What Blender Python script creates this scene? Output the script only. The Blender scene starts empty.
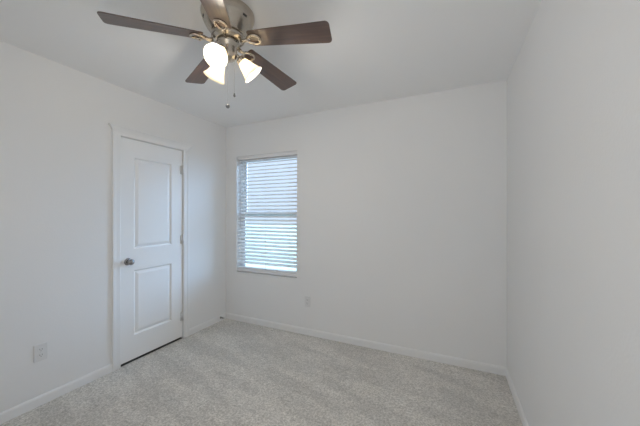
import bpy, bmesh, math, random
from mathutils import Vector, Matrix

random.seed(3)
S = bpy.context.scene
COL = S.collection
R = math.radians
PI = math.pi

# ------------------------------------------------------------------ camera
TH = R(24.85)                      # the camera looks this far left of the room's depth axis
CZ = 1.35
cam_d = bpy.data.cameras.new('camera')
cam = bpy.data.objects.new('camera', cam_d)
COL.objects.link(cam)
cam.location = (0, 0, CZ)
cam.rotation_euler = (R(90), 0, TH)
cam_d.sensor_width = 36
cam_d.lens = 36 * 278.7 / 640
cam_d.shift_y = 0.5 / 640
cam_d.clip_start = 0.02
S.camera = cam

# ------------------------------------------------------------------ view, world
S.view_settings.view_transform = 'Standard'
S.view_settings.look = 'None'
S.view_settings.gamma = 1
S.view_settings.use_curve_mapping = False
S.view_settings.exposure = 0.11
S.cycles.max_bounces = 14
S.cycles.diffuse_bounces = 10
S.cycles.use_denoising = True
S.cycles.sample_clamp_indirect = 6

SKY_COL, SKY_STR = (0.68, 0.79, 1.0), 1.12
W = bpy.data.worlds.new('sky')
S.world = W
W.use_nodes = True
bg = W.node_tree.nodes['Background']
bg.inputs[0].default_value = (*SKY_COL, 1)
bg.inputs[1].default_value = SKY_STR

# room
XL, XR, YB, YF, H = -2.585, 0.432, 2.725, -0.385, 2.448
# window opening in the back wall, unseen doorway added behind the camera for light
WX0, WX1, WZ0, WZ1, WT = -2.412, -1.546, 0.612, 2.058, 0.15
DX0, DX1, DZ = -0.62, 0.30, 2.05

def lamp(name, typ, loc, energy, color=(1, 1, 1), rot=(0, 0, 0), **kw):
    l = bpy.data.lights.new(name, typ)
    l.energy = energy
    l.color = color
    for k, v in kw.items():
        setattr(l, k, v)
    o = bpy.data.objects.new(name, l)
    COL.objects.link(o)
    o.location = loc
    o.rotation_euler = rot
    return o

# added fill light in the unseen doorway, tilted up to brighten the ceiling
lamp('fill_light', 'AREA', ((DX0 + DX1) / 2, YF - 0.16, 1.25), 9, (0.94, 0.975, 1.0),
     (R(128), 0, 0), shape='RECTANGLE', size=0.9, size_y=2.0)
# cool daylight outdoors: a broad bright sky facing the window, and the sun on the ground before it
lamp('bright_sky', 'SUN', (2, 6, 3), 18.0, (0.40, 0.64, 1.0), (R(-86), 0, R(-56)), angle=R(85))
lamp('sun', 'SUN', (6, 6, 6), 9.0, (0.45, 0.72, 1.0),
     Vector((-0.62, 0.12, -0.77)).to_track_quat('-Z', 'Y').to_euler(), angle=R(8))

# ------------------------------------------------------------------ materials
def mat(name, col, rough=0.6, metal=0.0, spec=0.5, bump=None, var=None, coat=0):
    m = bpy.data.materials.new(name)
    m.use_nodes = True
    nt = m.node_tree
    b = nt.nodes['Principled BSDF']
    b.inputs['Base Color'].default_value = (*col, 1)
    b.inputs['Roughness'].default_value = rough
    b.inputs['Metallic'].default_value = metal
    b.inputs['Specular IOR Level'].default_value = spec
    b.inputs['Coat Weight'].default_value = coat
    tc = nt.nodes.new('ShaderNodeTexCoord')
    if bump:
        n = nt.nodes.new('ShaderNodeTexNoise')
        n.inputs['Scale'].default_value = bump[0]
        n.inputs['Detail'].default_value = 3
        nt.links.new(tc.outputs['Object'], n.inputs['Vector'])
        bp = nt.nodes.new('ShaderNodeBump')
        bp.inputs['Strength'].default_value = bump[1]
        bp.inputs['Distance'].default_value = bump[2]
        nt.links.new(n.outputs['Fac'], bp.inputs['Height'])
        nt.links.new(bp.outputs['Normal'], b.inputs['Normal'])
    if var:
        n = nt.nodes.new('ShaderNodeTexNoise')
        n.inputs['Scale'].default_value = var[0]
        nt.links.new(tc.outputs['Object'], n.inputs['Vector'])
        r = nt.nodes.new('ShaderNodeValToRGB')
        r.color_ramp.elements[0].position = 0.3
        r.color_ramp.elements[1].position = 0.7
        r.color_ramp.elements[0].color = (*[c * (1 - var[1]) for c in col], 1)
        r.color_ramp.elements[1].color = (*[min(1, c * (1 + var[1])) for c in col], 1)
        nt.links.new(n.outputs['Fac'], r.inputs['Fac'])
        nt.links.new(r.outputs['Color'], b.inputs['Base Color'])
    return m

M = {}
M['wall'] = mat('wall_paint', (0.82, 0.82, 0.82), 0.85, spec=0.25, bump=(90, 0.12, 0.004), var=(1.3, 0.008))
M['ceiling'] = mat('ceiling_paint', (0.87, 0.87, 0.87), 0.9, spec=0.2, bump=(60, 0.15, 0.004))
M['trim'] = mat('trim_paint', (0.83, 0.83, 0.83), 0.45, spec=0.4, bump=(14, 0.03, 0.002))
M['door'] = mat('door_paint', (0.86, 0.86, 0.86), 0.5, spec=0.4, bump=(40, 0.04, 0.002))
M['vinyl'] = mat('white_vinyl', (0.80, 0.80, 0.81), 0.4, bump=(30, 0.02, 0.001))
M['slat'] = mat('blind_slat', (0.92, 0.92, 0.93), 0.45, spec=0.35, bump=(60, 0.02, 0.001))
M['cord'] = mat('white_cord', (0.75, 0.76, 0.79), 0.8, bump=(300, 0.2, 0.001))
M['plastic'] = mat('white_plastic', (0.74, 0.74, 0.74), 0.4, bump=(60, 0.02, 0.001))
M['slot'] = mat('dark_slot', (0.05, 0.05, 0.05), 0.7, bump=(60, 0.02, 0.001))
M['nickel'] = mat('brushed_nickel', (0.50, 0.45, 0.385), 0.27, 1.0, bump=(50, 0.03, 0.001), var=(20, 0.06))
M['chain'] = mat('bright_chain', (0.62, 0.61, 0.59), 0.5, 0.6, bump=(50, 0.02, 0.001))
M['knob'] = mat('satin_nickel', (0.34, 0.33, 0.33), 0.22, 1.0, bump=(50, 0.02, 0.001))
M['hinge'] = mat('painted_hinge', (0.74, 0.745, 0.75), 0.4, 0.0, bump=(50, 0.02, 0.001))
M['steel'] = mat('spring_steel', (0.30, 0.30, 0.30), 0.35, 1.0, bump=(50, 0.02, 0.001))
M['rubber'] = mat('white_rubber', (0.72, 0.72, 0.70), 0.7, bump=(50, 0.05, 0.001))
M['bronze'] = mat('dark_fob', (0.22, 0.22, 0.22), 0.4, 0.3, bump=(50, 0.05, 0.001))
M['grass'] = mat('lawn', (0.50, 0.52, 0.42), 0.9, bump=(40, 0.6, 0.02), var=(1.5, 0.25))

def carpet():
    m = bpy.data.materials.new('grey_carpet')
    m.use_nodes = True
    nt = m.node_tree
    N, L = nt.nodes, nt.links
    b = N['Principled BSDF']
    b.inputs['Roughness'].default_value = 0.95
    b.inputs['Specular IOR Level'].default_value = 0.1
    b.inputs['Sheen Weight'].default_value = 0.15
    tc = N.new('ShaderNodeTexCoord')

    def noise(scale, det, rough=0.5, vec=None):
        n = N.new('ShaderNodeTexNoise')
        n.inputs['Scale'].default_value = scale
        n.inputs['Detail'].default_value = det
        n.inputs['Roughness'].default_value = rough
        L.new(vec or tc.outputs['Object'], n.inputs['Vector'])
        return n

    def ramp(src, stops):
        r = N.new('ShaderNodeValToRGB')
        e = r.color_ramp.elements
        while len(e) < len(stops):
            e.new(0.5)
        for i, (p, c) in enumerate(stops):
            e[i].position = p
            e[i].color = (*c, 1)
        L.new(src.outputs['Fac'], r.inputs['Fac'])
        return r

    fleck = ramp(noise(76, 5, 0.85), [(0.38, (0.46, 0.44, 0.408)), (0.5, (0.68, 0.655, 0.612)), (0.62, (0.90, 0.875, 0.835))])
    mid = ramp(noise(22, 3, 0.6), [(0.3, (0.93, 0.93, 0.93)), (0.7, (1.07, 1.07, 1.07))])
    # vacuum tracks: the nap lies in broad stretched patches
    mp = N.new('ShaderNodeMapping')
    mp.vector_type = 'TEXTURE'
    mp.inputs['Rotation'].default_value = (0, 0, R(-15))
    mp.inputs['Scale'].default_value = (1.0, 0.30, 1)
    L.new(tc.outputs['Object'], mp.inputs['Vector'])
    nap = ramp(noise(1.6, 2, 0.5, mp.outputs['Vector']), [(0.42, (0.925, 0.925, 0.925)), (0.58, (1.07, 1.07, 1.07))])

    def mul(a, c):
        x = N.new('ShaderNodeMixRGB')
        x.blend_type = 'MULTIPLY'
        x.inputs['Fac'].default_value = 1
        L.new(a.outputs['Color'], x.inputs[1])
        L.new(c.outputs['Color'], x.inputs[2])
        return x
    c = mul(mul(fleck, mid), nap)
    L.new(c.outputs['Color'], b.inputs['Base Color'])
    bp = N.new('ShaderNodeBump')
    bp.inputs['Strength'].default_value = 0.7
    bp.inputs['Distance'].default_value = 0.012
    L.new(noise(140, 3, 0.7).outputs['Fac'], bp.inputs['Height'])
    L.new(bp.outputs['Normal'], b.inputs['Normal'])
    return m
M['carpet'] = carpet()

def wood():
    m = bpy.data.materials.new('dark_walnut')
    m.use_nodes = True
    nt = m.node_tree
    N, L = nt.nodes, nt.links
    b = N['Principled BSDF']
    b.inputs['Roughness'].default_value = 0.5
    b.inputs['Specular IOR Level'].default_value = 0.6
    b.inputs['Coat Weight'].default_value = 1.0
    b.inputs['Coat Roughness'].default_value = 0.45
    tc = N.new('ShaderNodeTexCoord')
    mp = N.new('ShaderNodeMapping')
    mp.inputs['Scale'].default_value = (3, 60, 20)
    L.new(tc.outputs['Object'], mp.inputs['Vector'])
    n = N.new('ShaderNodeTexNoise')
    n.inputs['Scale'].default_value = 1.2
    n.inputs['Detail'].default_value = 5
    L.new(mp.outputs['Vector'], n.inputs['Vector'])
    r = N.new('ShaderNodeValToRGB')
    r.color_ramp.elements[0].position = 0.3
    r.color_ramp.elements[1].position = 0.72
    r.color_ramp.elements[0].color = (0.045, 0.022, 0.015, 1)
    r.color_ramp.elements[1].color = (0.115, 0.058, 0.038, 1)
    L.new(n.outputs['Fac'], r.inputs['Fac'])
    L.new(r.outputs['Color'], b.inputs['Base Color'])
    return m
M['wood'] = wood()

def frosted():
    m = bpy.data.materials.new('frosted_glass')
    m.use_nodes = True
    nt = m.node_tree
    N, L = nt.nodes, nt.links
    b = N['Principled BSDF']
    b.inputs['Base Color'].default_value = (0.93, 0.90, 0.82, 1)
    b.inputs['Roughness'].default_value = 0.35
    tr = N.new('ShaderNodeBsdfTranslucent')
    tr.inputs['Color'].default_value = (0.97, 0.90, 0.76, 1)
    tc = N.new('ShaderNodeTexCoord')
    n = N.new('ShaderNodeTexNoise')
    n.inputs['Scale'].default_value = 30
    L.new(tc.outputs['Object'], n.inputs['Vector'])
    bp = N.new('ShaderNodeBump')
    bp.inputs['Strength'].default_value = 0.03
    L.new(n.outputs['Fac'], bp.inputs['Height'])
    L.new(bp.outputs['Normal'], b.inputs['Normal'])
    mx = N.new('ShaderNodeMixShader')
    mx.inputs['Fac'].default_value = 0.68
    L.new(b.outputs[0], mx.inputs[1])
    L.new(tr.outputs[0], mx.inputs[2])
    L.new(mx.outputs[0], N['Material Output'].inputs['Surface'])
    return m
M['shade'] = frosted()

def emit(name, col, strength):
    m = mat(name, col, 0.5, bump=(30, 0.01, 0.001))
    b = m.node_tree.nodes['Principled BSDF']
    b.inputs['Emission Color'].default_value = (*col, 1)
    b.inputs['Emission Strength'].default_value = strength
    return m
M['bulb'] = emit('lit_bulb', (1.0, 0.90, 0.72), 6.0)

def pane():
    m = bpy.data.materials.new('window_glass')
    m.use_nodes = True
    nt = m.node_tree
    N, L = nt.nodes, nt.links
    N.remove(N['Principled BSDF'])
    g = N.new('ShaderNodeBsdfGlossy')
    g.inputs['Roughness'].default_value = 0.02
    t = N.new('ShaderNodeBsdfTransparent')
    t.inputs['Color'].default_value = (0.93, 0.96, 0.96, 1)
    f = N.new('ShaderNodeFresnel')
    f.inputs['IOR'].default_value = 1.35
    mx = N.new('ShaderNodeMixShader')
    L.new(f.outputs[0], mx.inputs['Fac'])
    L.new(t.outputs[0], mx.inputs[1])
    L.new(g.outputs[0], mx.inputs[2])
    L.new(mx.outputs[0], N['Material Output'].inputs['Surface'])
    return m
M['glass'] = pane()

# ------------------------------------------------------------------ helpers
def obj(name, bm, m, parent=None, smooth=False, bevel=0, loc=None):
    bmesh.ops.recalc_face_normals(bm, faces=bm.faces)
    me = bpy.data.meshes.new(name)
    bm.to_mesh(me)
    bm.free()
    o = bpy.data.objects.new(name, me)
    COL.objects.link(o)
    me.materials.append(m)
    if smooth:
        for p in me.polygons:
            p.use_smooth = True
    if bevel:
        md = o.modifiers.new('bevel', 'BEVEL')
        md.width = bevel
        md.segments = 2
        md.limit_method = 'ANGLE'
        md.angle_limit = R(40)
    if parent:
        o.parent = parent
    if loc:
        o.location = loc
    return o

def thing(name, label, cat, loc, rotz=0, group=None):
    o = bpy.data.objects.new(name, None)
    COL.objects.link(o)
    o.location = loc
    o.rotation_euler = (0, 0, rotz)
    o['label'] = label
    o['category'] = cat
    if group:
        o['group'] = group
    return o

def struct(o):
    o['kind'] = 'structure'
    return o

def box(bm, a, b):
    x0, y0, z0 = a
    x1, y1, z1 = b
    v = [bm.verts.new(p) for p in ((x0, y0, z0), (x1, y0, z0), (x1, y1, z0), (x0, y1, z0),
                                   (x0, y0, z1), (x1, y0, z1), (x1, y1, z1), (x0, y1, z1))]
    for f in ((3, 2, 1, 0), (4, 5, 6, 7), (0, 1, 5, 4), (1, 2, 6, 5), (2, 3, 7, 6), (3, 0, 4, 7)):
        bm.faces.new([v[i] for i in f])
    return v

def boxes(*bs):
    bm = bmesh.new()
    for a, b in bs:
        box(bm, a, b)
    return bm

def lathe(bm, prof, mtx=Matrix(), n=40, close_start=True, close_end=True):
    rings = []
    for r, z in prof:
        rings.append([bm.verts.new(mtx @ Vector((r * math.cos(2 * PI * k / n), r * math.sin(2 * PI * k / n), z))) for k in range(n)])
    for a, b in zip(rings, rings[1:]):
        for k in range(n):
            bm.faces.new((a[k], a[(k + 1) % n], b[(k + 1) % n], b[k]))
    if close_start:
        bm.faces.new(rings[0][::-1])
    if close_end:
        bm.faces.new(rings[-1])
    return bm

def tube(bm, pts, rad, n=10, caps=True):
    pts = [Vector(p) for p in pts]
    rads = rad if isinstance(rad, (list, tuple)) else [rad] * len(pts)
    rings = []
    up = None
    for i, p in enumerate(pts):
        t = (pts[min(i + 1, len(pts) - 1)] - pts[max(i - 1, 0)]).normalized()
        if up is None:
            up = t.orthogonal().normalized()
        up = (up - t * up.dot(t)).normalized()
        side = t.cross(up)
        rings.append([bm.verts.new(p + (up * math.cos(2 * PI * k / n) + side * math.sin(2 * PI * k / n)) * rads[i]) for k in range(n)])
    for a, b in zip(rings, rings[1:]):
        for k in range(n):
            bm.faces.new((a[k], a[(k + 1) % n], b[(k + 1) % n], b[k]))
    if caps:
        bm.faces.new(rings[0][::-1])
        bm.faces.new(rings[-1])
    return bm

def align(origin, direction):
    """matrix whose local z runs along direction"""
    q = Vector(direction).to_track_quat('Z', 'Y')
    return Matrix.Translation(Vector(origin)) @ q.to_matrix().to_4x4()

def prism(bm, outline, axis, a, b):
    """extrude a closed 2-D outline along 'x' or 'y' from a to b"""
    def P(u, w, t):
        return (t, u, w) if axis == 'x' else (u, t, w)
    A = [bm.verts.new(P(u, w, a)) for u, w in outline]
    B = [bm.verts.new(P(u, w, b)) for u, w in outline]
    n = len(A)
    for i in range(n):
        bm.faces.new((A[i], A[(i + 1) % n], B[(i + 1) % n], B[i]))
    bm.faces.new(A[::-1])
    bm.faces.new(B)
    return bm

# ------------------------------------------------------------------ room shell
T = 0.12
FZ = 0.016                         # top of the carpet pile
# closet door opening in the left wall
DY0, DY1, DTOP = 1.462, 2.094, 2.026
struct(obj('floor', boxes(((XL - 0.9, YF - 1.3, -0.1), (XR + T, YB + 0.01, FZ))), M['carpet']))
struct(obj('ceiling', boxes(((XL - 0.9, YF - 1.3, H), (XR + T, YB + WT, H + 0.1))), M['ceiling']))
struct(obj('wall_left', boxes(((XL - T, YF - T, 0), (XL, DY0, H)), ((XL - T, DY1, 0), (XL, YB + WT, H)),
                              ((XL - T, DY0, DTOP), (XL, DY1, H))), M['wall']))
struct(obj('wall_right', boxes(((XR, YF - 1.3, 0), (XR + T, YB + WT, H))), M['wall']))
struct(obj('wall_back', boxes(((XL, YB, 0), (WX0, YB + WT, H)), ((WX1, YB, 0), (XR, YB + WT, H)),
                              ((WX0, YB, 0), (WX1, YB + WT, WZ0)), ((WX0, YB, WZ1), (WX1, YB + WT, H))), M['wall']))
struct(obj('wall_rear', boxes(((XL, YF - T, 0), (DX0, YF, H)), ((DX1, YF - T, 0), (XR, YF, H)),
                              ((DX0, YF - T, DZ), (DX1, YF, H))), M['wall']))
struct(obj('wall_sun_block', boxes(((XL - 0.9, YF - 1.35, 0), (XR + T, YF - 1.3, H)), ((DX0 - 0.45, YF - 1.3, 0), (DX0 - 0.4, YF - T, H))), M['wall']))  # unseen walls added to shut the sun out of the doorway
# unseen closet walls, added to keep the gap under the door dark
struct(obj('wall_closet', boxes(((XL - 0.8, 1.1, 0), (XL - 0.75, 2.5, H)), ((XL - 0.8, 1.05, 0), (XL - T, 1.1, H)),
                                ((XL - 0.8, 2.5, 0), (XL - T, 2.55, H))), M['wall']))

BH, BT = 0.085, 0.011
def base_prof(s):
    # s: direction the board stands proud of the wall
    return [(0, 0), (s * BT, 0), (s * BT, BH * 0.80), (s * BT * 0.75, BH * 0.93), (s * BT * 0.35, BH), (0, BH)]
bm = bmesh.new()
for a, b in ((YF, 1.396), (2.160, YB)):
    prism(bm, [(XL + u, z) for u, z in base_prof(1)], 'y', a, b)
struct(obj('baseboard_left', bm, M['trim']))
bm = bmesh.new()
prism(bm, [(XR + u, z) for u, z in base_prof(-1)], 'y', YF, YB)
struct(obj('baseboard_right', bm, M['trim']))
bm = bmesh.new()
prism(bm, [(YB + u, z) for u, z in base_prof(-1)], 'x', XL + BT, XR - BT)
struct(obj('baseboard_back', bm, M['trim']))

# ------------------------------------------------------------------ closet door
# jamb and casing
CW = 0.066
JT = 0.016
struct(obj('trim_1', boxes(((XL - T, DY0, 0), (XL + 0.002, DY0 + 0.004, DTOP)), ((XL - T, DY1 - 0.004, 0), (XL + 0.002, DY1, DTOP)),
                           ((XL - T, DY0 + 0.004, DTOP - 0.004), (XL + 0.002, DY1 - 0.004, DTOP))), M['trim']))   # jamb
def casing(y0, y1, z0, z1, inner):
    # vertical casing: thin at the opening, thicker at the outer edge
    bm = bmesh.new()
    prof = [(0, 0), (0.010, 0.0), (0.0125, 0.006), (0.0125, CW * 0.55), (0.016, CW * 0.68), (0.017, CW - 0.004), (0.013, CW), (0, CW)]
    A = []
    for z in (z0, z1):
        ring = []
        for dx, w in prof:
            y = y1 - w if inner == 'high' else y0 + w
            ring.append(bm.verts.new((XL + dx, y, z)))
        A.append(ring)
    n = len(prof)
    for i in range(n):
        bm.faces.new((A[0][i], A[0][(i + 1) % n], A[1][(i + 1) % n], A[1][i]))
    bm.faces.new(A[0][::-1])
    bm.faces.new(A[1])
    return bm
struct(obj('trim_2', casing(DY0 - CW, DY0, 0, DTOP, 'high'), M['trim']))
struct(obj('trim_3', casing(DY1, DY1 + CW, 0, DTOP, 'low'), M['trim']))
# head casing with a small flared cap whose ends overhang the side casings
bm = bmesh.new()
rings = []
for z, ov, dep in ((DTOP, 0, 0.013), (DTOP + 0.026, 0, 0.013), (DTOP + 0.036, 0.003, 0.016), (DTOP + 0.048, 0.010, 0.021),
                   (DTOP + 0.060, 0.022, 0.028), (DTOP + 0.066, 0.030, 0.034), (DTOP + 0.076, 0.032, 0.036)):
    y0, y1 = DY0 - CW - ov, DY1 + CW + ov
    rings.append([bm.verts.new(p) for p in ((XL, y0, z), (XL + dep, y0, z), (XL + dep, y1, z), (XL, y1, z))])
for a, b in zip(rings, rings[1:]):
    for i in range(4):
        bm.faces.new((a[i], a[(i + 1) % 4], b[(i + 1) % 4], b[i]))
bm.faces.new(rings[0][::-1])
bm.faces.new(rings[-1])
struct(obj('trim_4', bm, M['trim']))

struct(obj('door_gap_shade', boxes(((XL - 0.10, DY0 + 0.006, 0), (XL - 0.005, DY1 - 0.006, FZ + 0.003))), M['slot']))     # dark strip added as the shade in the gap under the door

# slab with two moulded panels, front face towards +x
def door_slab():
    bm = bmesh.new()
    y0, y1, z0, z1 = DY0 + 0.007, DY1 - 0.008, 0.036, DTOP - 0.008
    xf, xb = XL - 0.004, XL - 0.039
    panels = [(1.582, 1.962, 1.030, 1.858), (1.582, 1.962, 0.248, 0.838)]
    ys = sorted({y0, y1, panels[0][0], panels[0][1]})
    zs = sorted({z0, z1} | {p[2] for p in panels} | {p[3] for p in panels})
    g = {(y, z): bm.verts.new((xf, y, z)) for y in ys for z in zs}
    for i in range(len(ys) - 1):
        for j in range(len(zs) - 1):
            q = (ys[i], ys[i + 1], zs[j], zs[j + 1])
            c = [g[(q[0], q[2])], g[(q[1], q[2])], g[(q[1], q[3])], g[(q[0], q[3])]]
            if any(abs(q[0] - p[0]) < 1e-6 and abs(q[2] - p[2]) < 1e-6 for p in panels):
                prev = c
                for ins, dx in ((0.003, -0.001), (0.013, -0.012), (0.018, -0.0125), (0.040, -0.004), (0.044, -0.0035)):
                    ring = [bm.verts.new((xf + dx, yy, zz)) for yy, zz in
                            ((q[0] + ins, q[2] + ins), (q[1] - ins, q[2] + ins), (q[1] - ins, q[3] - ins), (q[0] + ins, q[3] - ins))]
                    for k in range(4):
                        bm.faces.new((prev[k], prev[(k + 1) % 4], ring[(k + 1) % 4], ring[k]))
                    prev = ring
                bm.faces.new(prev)
            else:
                bm.faces.new(c)
    bk = [bm.verts.new((xb, y, z)) for y, z in ((y0, z0), (y1, z0), (y1, z1), (y0, z1))]
    bm.faces.new(bk[::-1])
    def edge(vs, b0, b1):
        bm.faces.new([*vs, b1, b0])
    edge([g[(y, z0)] for y in ys], bk[0], bk[1])
    edge([g[(y1, z)] for z in zs], bk[1], bk[2])
    edge([g[(y, z1)] for y in ys[::-1]], bk[2], bk[3])
    edge([g[(y0, z)] for z in zs[::-1]], bk[3], bk[0])
    return bm
door = struct(obj('door_1', door_slab(), M['door']))
# round knob with rosette
KY, KZ = 1.528, 0.922
m4 = align((XL - 0.004, KY, KZ), (1, 0, 0))
kn = obj('door_knob', lathe(bmesh.new(), [(0.011, 0.004), (0.011, 0.022), (0.014, 0.028), (0.022, 0.034), (0.0265, 0.042), (0.0275, 0.049),
                                          (0.026, 0.056), (0.021, 0.062), (0.012, 0.066), (0.003, 0.067)], m4, 32), M['knob'], door, True)
kn['label'] = 'round satin metal door knob'
obj('knob_rosette', lathe(bmesh.new(), [(0.032, 0), (0.032, 0.004), (0.029, 0.008), (0.018, 0.011), (0.010, 0.012)], m4, 32), M['knob'], kn, True)
for hz in (0.255, 1.074, 1.812):
    bm = bmesh.new()
    hy = DY1 - 0.004
    lathe(bm, [(0.0075, -0.045), (0.0075, 0.045)], Matrix.Translation((XL + 0.006, hy, hz)), 16)
    lathe(bm, [(0.0045, 0.045), (0.0055, 0.049), (0.003, 0.053)], Matrix.Translation((XL + 0.006, hy, hz)), 12)
    lathe(bm, [(0.003, -0.053), (0.0055, -0.049), (0.0045, -0.045)], Matrix.Translation((XL + 0.006, hy, hz)), 12)
    box(bm, (XL - 0.003, hy - 0.030, hz - 0.045), (XL + 0.0005, hy, hz + 0.045))
    h = obj('hinge', bm, M['hinge'], door, True)
    h['label'] = 'painted door hinge barrel'

# ------------------------------------------------------------------ window
FY0, FY1 = YB + 0.085, YB + WT          # vinyl frame depth
def frame_rects(x0, x1, z0, z1, w, ya, yb):
    return [((x0, ya, z0), (x0 + w, yb, z1)), ((x1 - w, ya, z0), (x1, yb, z1)),
            ((x0 + w, ya, z0), (x1 - w, yb, z0 + w)), ((x0 + w, ya, z1 - w), (x1 - w, yb, z1))]
win = struct(obj('window_1', boxes(*frame_rects(WX0, WX1, WZ0, WZ1, 0.028, FY0, FY1)), M['vinyl'], bevel=0.003))
ZM = 1.345
fr = obj('lower_sash', boxes(*frame_rects(WX0 + 0.028, WX1 - 0.028, WZ0 + 0.028, ZM + 0.026, 0.030, FY0 + 0.004, FY0 + 0.030)), M['vinyl'], win, bevel=0.003)
obj('pane', boxes(((WX0 + 0.056, FY0 + 0.014, WZ0 + 0.056), (WX1 - 0.056, FY0 + 0.018, ZM - 0.002))), M['glass'], fr)
fr = obj('upper_sash', boxes(*frame_rects(WX0 + 0.028, WX1 - 0.028, ZM - 0.026, WZ1 - 0.028, 0.030, FY0 + 0.032, FY0 + 0.058)), M['vinyl'], win, bevel=0.003)
obj('pane', boxes(((WX0 + 0.056, FY0 + 0.043, ZM + 0.002), (WX1 - 0.056, FY0 + 0.047, WZ1 - 0.056))), M['glass'], fr)
obj('sash_lock', boxes(((-2.0, FY0 - 0.008, ZM + 0.016), (-1.95, FY0 + 0.006, ZM + 0.030))), M['vinyl'], win, bevel=0.003)
obj('window_sill', boxes(((WX0 + 0.001, YB + 0.001, WZ0), (WX1 - 0.001, FY0, WZ0 + 0.012))), M['trim'], win, bevel=0.004)

# outdoors
struct(obj('ground', boxes(((-30, YB + WT, -0.5), (25, 40, -0.3))), M['grass']))

# ------------------------------------------------------------------ blind
BX0, BX1 = WX0 + 0.006, WX1 - 0.006
BY = YB + 0.034
bl = thing('window_blind', 'white horizontal slat blind hanging in the window recess', 'blind', ((BX0 + BX1) / 2, BY, WZ0 + 0.012))
def rel(bm):
    bmesh.ops.translate(bm, vec=-Vector(bl.location), verts=bm.verts)
    return bm
obj('head_rail', rel(boxes(((BX0, BY - 0.028, WZ1 - 0.042), (BX1, BY + 0.028, WZ1 - 0.001)))), M['vinyl'], bl, bevel=0.003)
obj('bottom_rail', rel(boxes(((BX0, BY - 0.026, WZ0 + 0.021), (BX1, BY + 0.026, WZ0 + 0.056)))), M['vinyl'], bl, bevel=0.004)
PITCH = 0.0435
TILT = R(22)                        # room edge a little lower
bm = bmesh.new()
z = WZ1 - 0.049
slat_z = []
while z > WZ0 + 0.095:
    slat_z.append(z)
    z -= PITCH
# a few spare slats lie gathered on the bottom rail
stack_z = [WZ0 + 0.0595 + 0.0055 * k for k in range(4)]
for zi, (zc, tl) in enumerate([(q, TILT) for q in slat_z] + [(q, R(2)) for q in stack_z]):
    n = 6
    prof = []
    for k in range(n + 1):
        u = -0.0255 + 0.051 * k / n
        prof.append((u, 0.0016 * (1 - (u / 0.0255) ** 2)))
    ca, sa = math.cos(tl), math.sin(tl)
    def rot(u, w):
        return (BY + u * ca - w * sa, zc + u * sa + w * ca)
    prism(bm, [rot(u, w) for u, w in prof] + [rot(u, w - 0.0028) for u, w in prof[::-1]], 'x', BX0 + 0.002, BX1 - 0.002)
obj('slats', rel(bm), M['slat'], bl)
for cx in (BX0 + 0.10, (BX0 + BX1) / 2, BX1 - 0.10):
    bm = bmesh.new()
    for dy in (-0.0275, 0.0275):
        tube(bm, [(cx, BY + dy * 0.97, WZ1 - 0.04), (cx, BY + dy * 0.97, WZ0 + 0.058)], 0.0011, 6)
    obj('ladder_cord', rel(bm), M['cord'], bl)
bm = bmesh.new()
wx = BX0 + 0.075
tube(bm, [(wx - 0.02, BY - 0.034, WZ1 - 0.03), (wx - 0.02, BY - 0.037, WZ1 - 0.07), (wx - 0.018, BY - 0.038, 1.18)], 0.0055, 8)
obj('tilt_wand', rel(bm), M['cord'], bl, True)

# ------------------------------------------------------------------ outlets
def outlet(loc, rotz, label):
    # local: plate in the xz plane, front towards -y
    t = thing('wall_outlet', label, 'outlet', loc, rotz, 'wall outlets')
    pl = obj('cover_plate', boxes(((-0.036, -0.006, -0.059), (0.036, 0, 0.059))), M['plastic'], t, bevel=0.003)
    for s in (-1, 1):
        bm = bmesh.new()
        pts = []
        for k in range(24):
            a = 2 * PI * k / 24
            pts.append((max(-0.0165, min(0.0165, 0.0195 * math.cos(a))), s * 0.0195 + 0.0155 * math.sin(a)))
        prism(bm, pts, 'y', -0.0085, -0.005)
        rc = obj('receptacle', bm, M['plastic'], t, bevel=0.0008)
        bm = bmesh.new()
        for dx in (-0.0062, 0.0062):
            box(bm, (dx - 0.0011, -0.0089, s * 0.0195 - 0.001), (dx + 0.0011, -0.0084, s * 0.0195 + 0.008))
        lathe(bm, [(0.0023, 0), (0.0023, 0.0004)], align((0, -0.0084, s * 0.0195 - 0.0075), (0, -1, 0)), 12)
        obj('slots', bm, M['slot'], rc)
    obj('screw', lathe(bmesh.new(), [(0.0032, 0), (0.0030, 0.0012), (0.001, 0.0015)], align((0, -0.006, 0), (0, -1, 0)), 14), M['plastic'], t, True)
    return t
outlet((-1.411, YB, 0.383), 0, 'white wall outlet on the far wall below the blind')
outlet((XL, 0.944, 0.383), R(90), 'white wall outlet on the left wall near the white panelled door')

# ------------------------------------------------------------------ door stop
ds = thing('door_stop', 'small spring door stop on the left baseboard near the corner', 'door stop', (XL + BT, 2.622, 0.058))
obj('stop_base', lathe(bmesh.new(), [(0.0125, 0), (0.0125, 0.003), (0.009, 0.008), (0.005, 0.010)], align((0, 0, 0), (1, 0, 0)), 20), M['steel'], ds, True)
bm = bmesh.new()
pts = []
for k in range(12 * 9 + 1):
    a = 2 * PI * k / 12
    pts.append((0.008 + 0.044 * k / (12 * 9), 0.0058 * math.cos(a), 0.0058 * math.sin(a)))
tube(bm, pts, 0.0017, 6)
obj('spring', bm, M['steel'], ds, True)
obj('rubber_tip', lathe(bmesh.new(), [(0.006, 0.051), (0.008, 0.053), (0.0085, 0.064), (0.006, 0.068)], align((0, 0, 0), (1, 0, 0)), 18), M['rubber'], ds, True)

# ------------------------------------------------------------------ ceiling fan
FX, FY = -1.100, 1.176
fan = thing('ceiling_fan', 'five-blade ceiling fan with nickel motor housing and three lit glass lamps', 'ceiling fan', (FX, FY, H))
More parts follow.
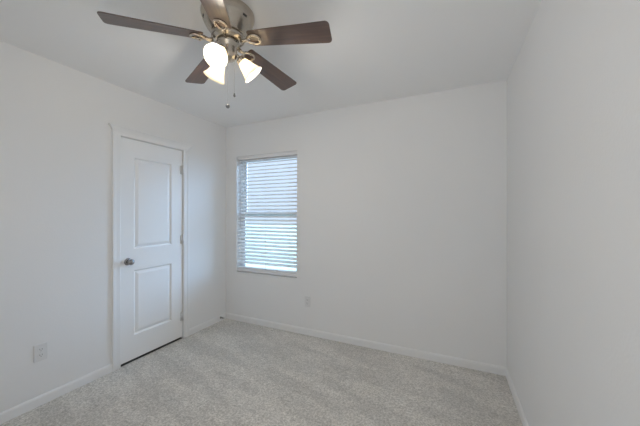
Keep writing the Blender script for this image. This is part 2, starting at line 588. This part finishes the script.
# everything below is in the fan's own frame, z = 0 at the ceiling, downwards negative
hb = obj('motor_housing', lathe(bmesh.new(), [
    (0.120, 0.0), (0.136, -0.001), (0.1395, -0.006), (0.140, -0.018), (0.1385, -0.030), (0.134, -0.040), (0.1335, -0.044), (0.131, -0.050),
    (0.124, -0.066), (0.114, -0.084), (0.103, -0.099), (0.094, -0.110), (0.090, -0.116), (0.086, -0.120), (0.076, -0.123), (0.050, -0.124)], n=64), M['nickel'], fan, True)
# cooling slots around the housing
for k in range(6):
    mt = Matrix.Rotation(2 * PI * (k + 0.9) / 6, 4, 'Z') @ Matrix.Translation((0.1275, 0, -0.056)) @ Matrix.Rotation(R(25), 4, 'Y')
    bm = bmesh.new()
    vs = box(bm, (-0.003, -0.012, -0.005), (0.0015, 0.012, 0.005))
    bmesh.ops.transform(bm, matrix=mt, verts=vs)
    obj('vent_slot', bm, M['slot'], hb)
obj('flywheel', lathe(bmesh.new(), [(0.050, -0.124), (0.084, -0.126), (0.088, -0.131), (0.088, -0.141), (0.083, -0.147), (0.078, -0.149),
                                    (0.074, -0.153), (0.060, -0.157), (0.040, -0.158)], n=56), M['nickel'], fan, True)

ZB = 2.303 - H          # blade plane
RB = 0.572
def blade_mesh():
    bm = bmesh.new()
    outline = []
    # radial x, half width y; rounded outer corners
    x0, x1 = 0.128, RB
    w0, w1 = 0.050, 0.066
    cr = 0.022
    def hw(x):
        return w0 + (w1 - w0) * (x - x0) / (x1 - x0)
    up = []
    for k in range(5):
        a = PI - (PI / 2) * k / 4
        up.append((x0 + 0.012 + 0.012 * math.cos(a), w0 - 0.012 + 0.012 * math.sin(a)))
    for k in range(7):
        a = PI / 2 - (PI / 2) * k / 6
        up.append((x1 - cr + cr * math.cos(a), w1 - cr + cr * math.sin(a)))
    outline = up + [(x, -y) for x, y in up[::-1]]
    t = 0.0055
    A = [bm.verts.new((x, y, 0)) for x, y in outline]
    B = [bm.verts.new((x, y, -t)) for x, y in outline]
    n = len(A)
    for i in range(n):
        bm.faces.new((A[i], A[(i + 1) % n], B[(i + 1) % n], B[i]))
    bm.faces.new(A)
    bm.faces.new(B[::-1])
    return bm
def bracket_mesh():
    # blade iron: an arm out of the flywheel opening into an oval loop under the blade
    bm = bmesh.new()
    z = -0.010
    tube(bm, [(0.078, 0, z - 0.002), (0.098, 0, z - 0.005), (0.114, 0, z - 0.002), (0.120, 0, z)], [0.011, 0.009, 0.010, 0.010], 12)
    loop = []
    for k in range(33):
        a = PI + 2 * PI * k / 32
        loop.append((0.152 + 0.036 * math.cos(a), 0.027 * math.sin(a) * (1 + 0.25 * math.cos(a)), z))
    tube(bm, loop, 0.0075, 10, caps=False)
    for px, py in ((0.144, 0.026), (0.144, -0.026), (0.184, 0.0)):
        lathe(bm, [(0.006, -0.0185), (0.0055, -0.020), (0.002, -0.021)], Matrix.Translation((px, py, 0)), 12)
    for sy in (-1, 1):
        box(bm, (0.139, sy * 0.026 - 0.006, z), (0.149, sy * 0.026 + 0.006, z + 0.0043))
    box(bm, (0.178, -0.006, z), (0.190, 0.006, z + 0.0043))
    return bm
bmsh = None
PITCHB = R(-12)
for k in range(5):
    a = R(12.5 + 72 * k)
    if bmsh is None:
        b = obj('blade', blade_mesh(), M['wood'], fan, bevel=0.0012)
        br = obj('blade_bracket', bracket_mesh(), M['nickel'], b, True)
        bmsh = (b, br)
    else:
        b = bmsh[0].copy()
        COL.objects.link(b)
        b.parent = fan
        br = bmsh[1].copy()
        COL.objects.link(br)
        br.parent = b
    b.location = (0, 0, ZB)
    b.rotation_euler = (PITCHB, R(3.4), a)
    br['label'] = 'nickel blade bracket with an oval loop'

# light kit
fit = obj('light_fitter', lathe(bmesh.new(), [(0.040, -0.157), (0.058, -0.160), (0.062, -0.168), (0.060, -0.178), (0.050, -0.188), (0.047, -0.196), (0.048, -0.222),
                                              (0.044, -0.240), (0.034, -0.252), (0.018, -0.259), (0.008, -0.261), (0.007, -0.268), (0.002, -0.272)], n=44), M['nickel'], fan, True)
S0R, S0Z, TLT = 0.060, 2.213 - H, R(45)
for az in (-73, 47, 167):
    a = R(az)
    ux, uy = math.cos(a), math.sin(a)
    def P(r, zz):
        return Vector((ux * r, uy * r, zz))
    dirv = Vector((ux * math.cos(TLT), uy * math.cos(TLT), -math.sin(TLT)))
    p0 = P(S0R, S0Z)
    bm = bmesh.new()
    tube(bm, [P(0.040, S0Z + 0.012), P(0.050, S0Z + 0.012), p0 + dirv * 0.004], 0.009, 12)
    lathe(bm, [(0.012, -0.004), (0.022, 0.000), (0.0255, 0.006), (0.0255, 0.020), (0.0235, 0.022)], align(p0, dirv), 24)
    arm = obj('lamp_arm', bm, M['nickel'], fan, True)
    prof = [(0.0215, 0.010), (0.0235, 0.018), (0.029, 0.030), (0.0345, 0.046), (0.040, 0.064), (0.0465, 0.082), (0.0545, 0.098), (0.0620, 0.110)]
    inn = [(r - 0.003, zz) for r, zz in prof[::-1]]
    sh = obj('lamp_shade', lathe(bmesh.new(), prof + inn, align(p0, dirv), 40, False, False), M['shade'], fan, True)
    sh['label'] = 'frosted bell glass shade, lit'
    bulb = obj('bulb', lathe(bmesh.new(), [(0.010, 0.012), (0.012, 0.030), (0.017, 0.036), (0.021, 0.042), (0.021, 0.048), (0.017, 0.054), (0.010, 0.059), (0.002, 0.061)],
                             align(p0, dirv), 20), M['bulb'], sh, True)
    lamp('bulb_light', 'POINT', Vector((FX, FY, H)) + p0 + dirv * 0.094, 7.0, (1.0, 0.93, 0.84), shadow_soft_size=0.022)

# pull chains, hanging from the fitter
def chain(dx, dy, ztop, zbot, name):
    bm = bmesh.new()
    zc = ztop
    while zc > zbot:
        bmesh.ops.create_uvsphere(bm, u_segments=6, v_segments=4, radius=0.0015, matrix=Matrix.Translation((dx, dy, zc)))
        zc -= 0.0036
    tube(bm, [(dx, dy, ztop), (dx, dy, zbot)], 0.0006, 5)
    c = obj('pull_chain', bm, M['chain'], fan, True)
    if name == 'ball':
        pf = [(0.002, zbot), (0.007, zbot - 0.003), (0.0115, zbot - 0.010), (0.0115, zbot - 0.014), (0.007, zbot - 0.022), (0.001, zbot - 0.024)]
    else:
        pf = [(0.0015, zbot), (0.004, zbot - 0.003), (0.0062, zbot - 0.012), (0.0058, zbot - 0.018), (0.002, zbot - 0.022)]
    f = obj('chain_fob', lathe(bmesh.new(), pf, Matrix.Translation((dx, dy, 0)), 16), M['bronze'], c, True)
    f['label'] = 'dark chain fob'
rx, ry = math.cos(TH), math.sin(TH)
chain(0.008 * rx + 0.03 * ry, 0.008 * ry - 0.03 * rx, -0.25, 1.940 - H, 'ball')
chain(0.041 * rx + 0.02 * ry, 0.041 * ry - 0.02 * rx, -0.22, 2.002 - H, 'drop')
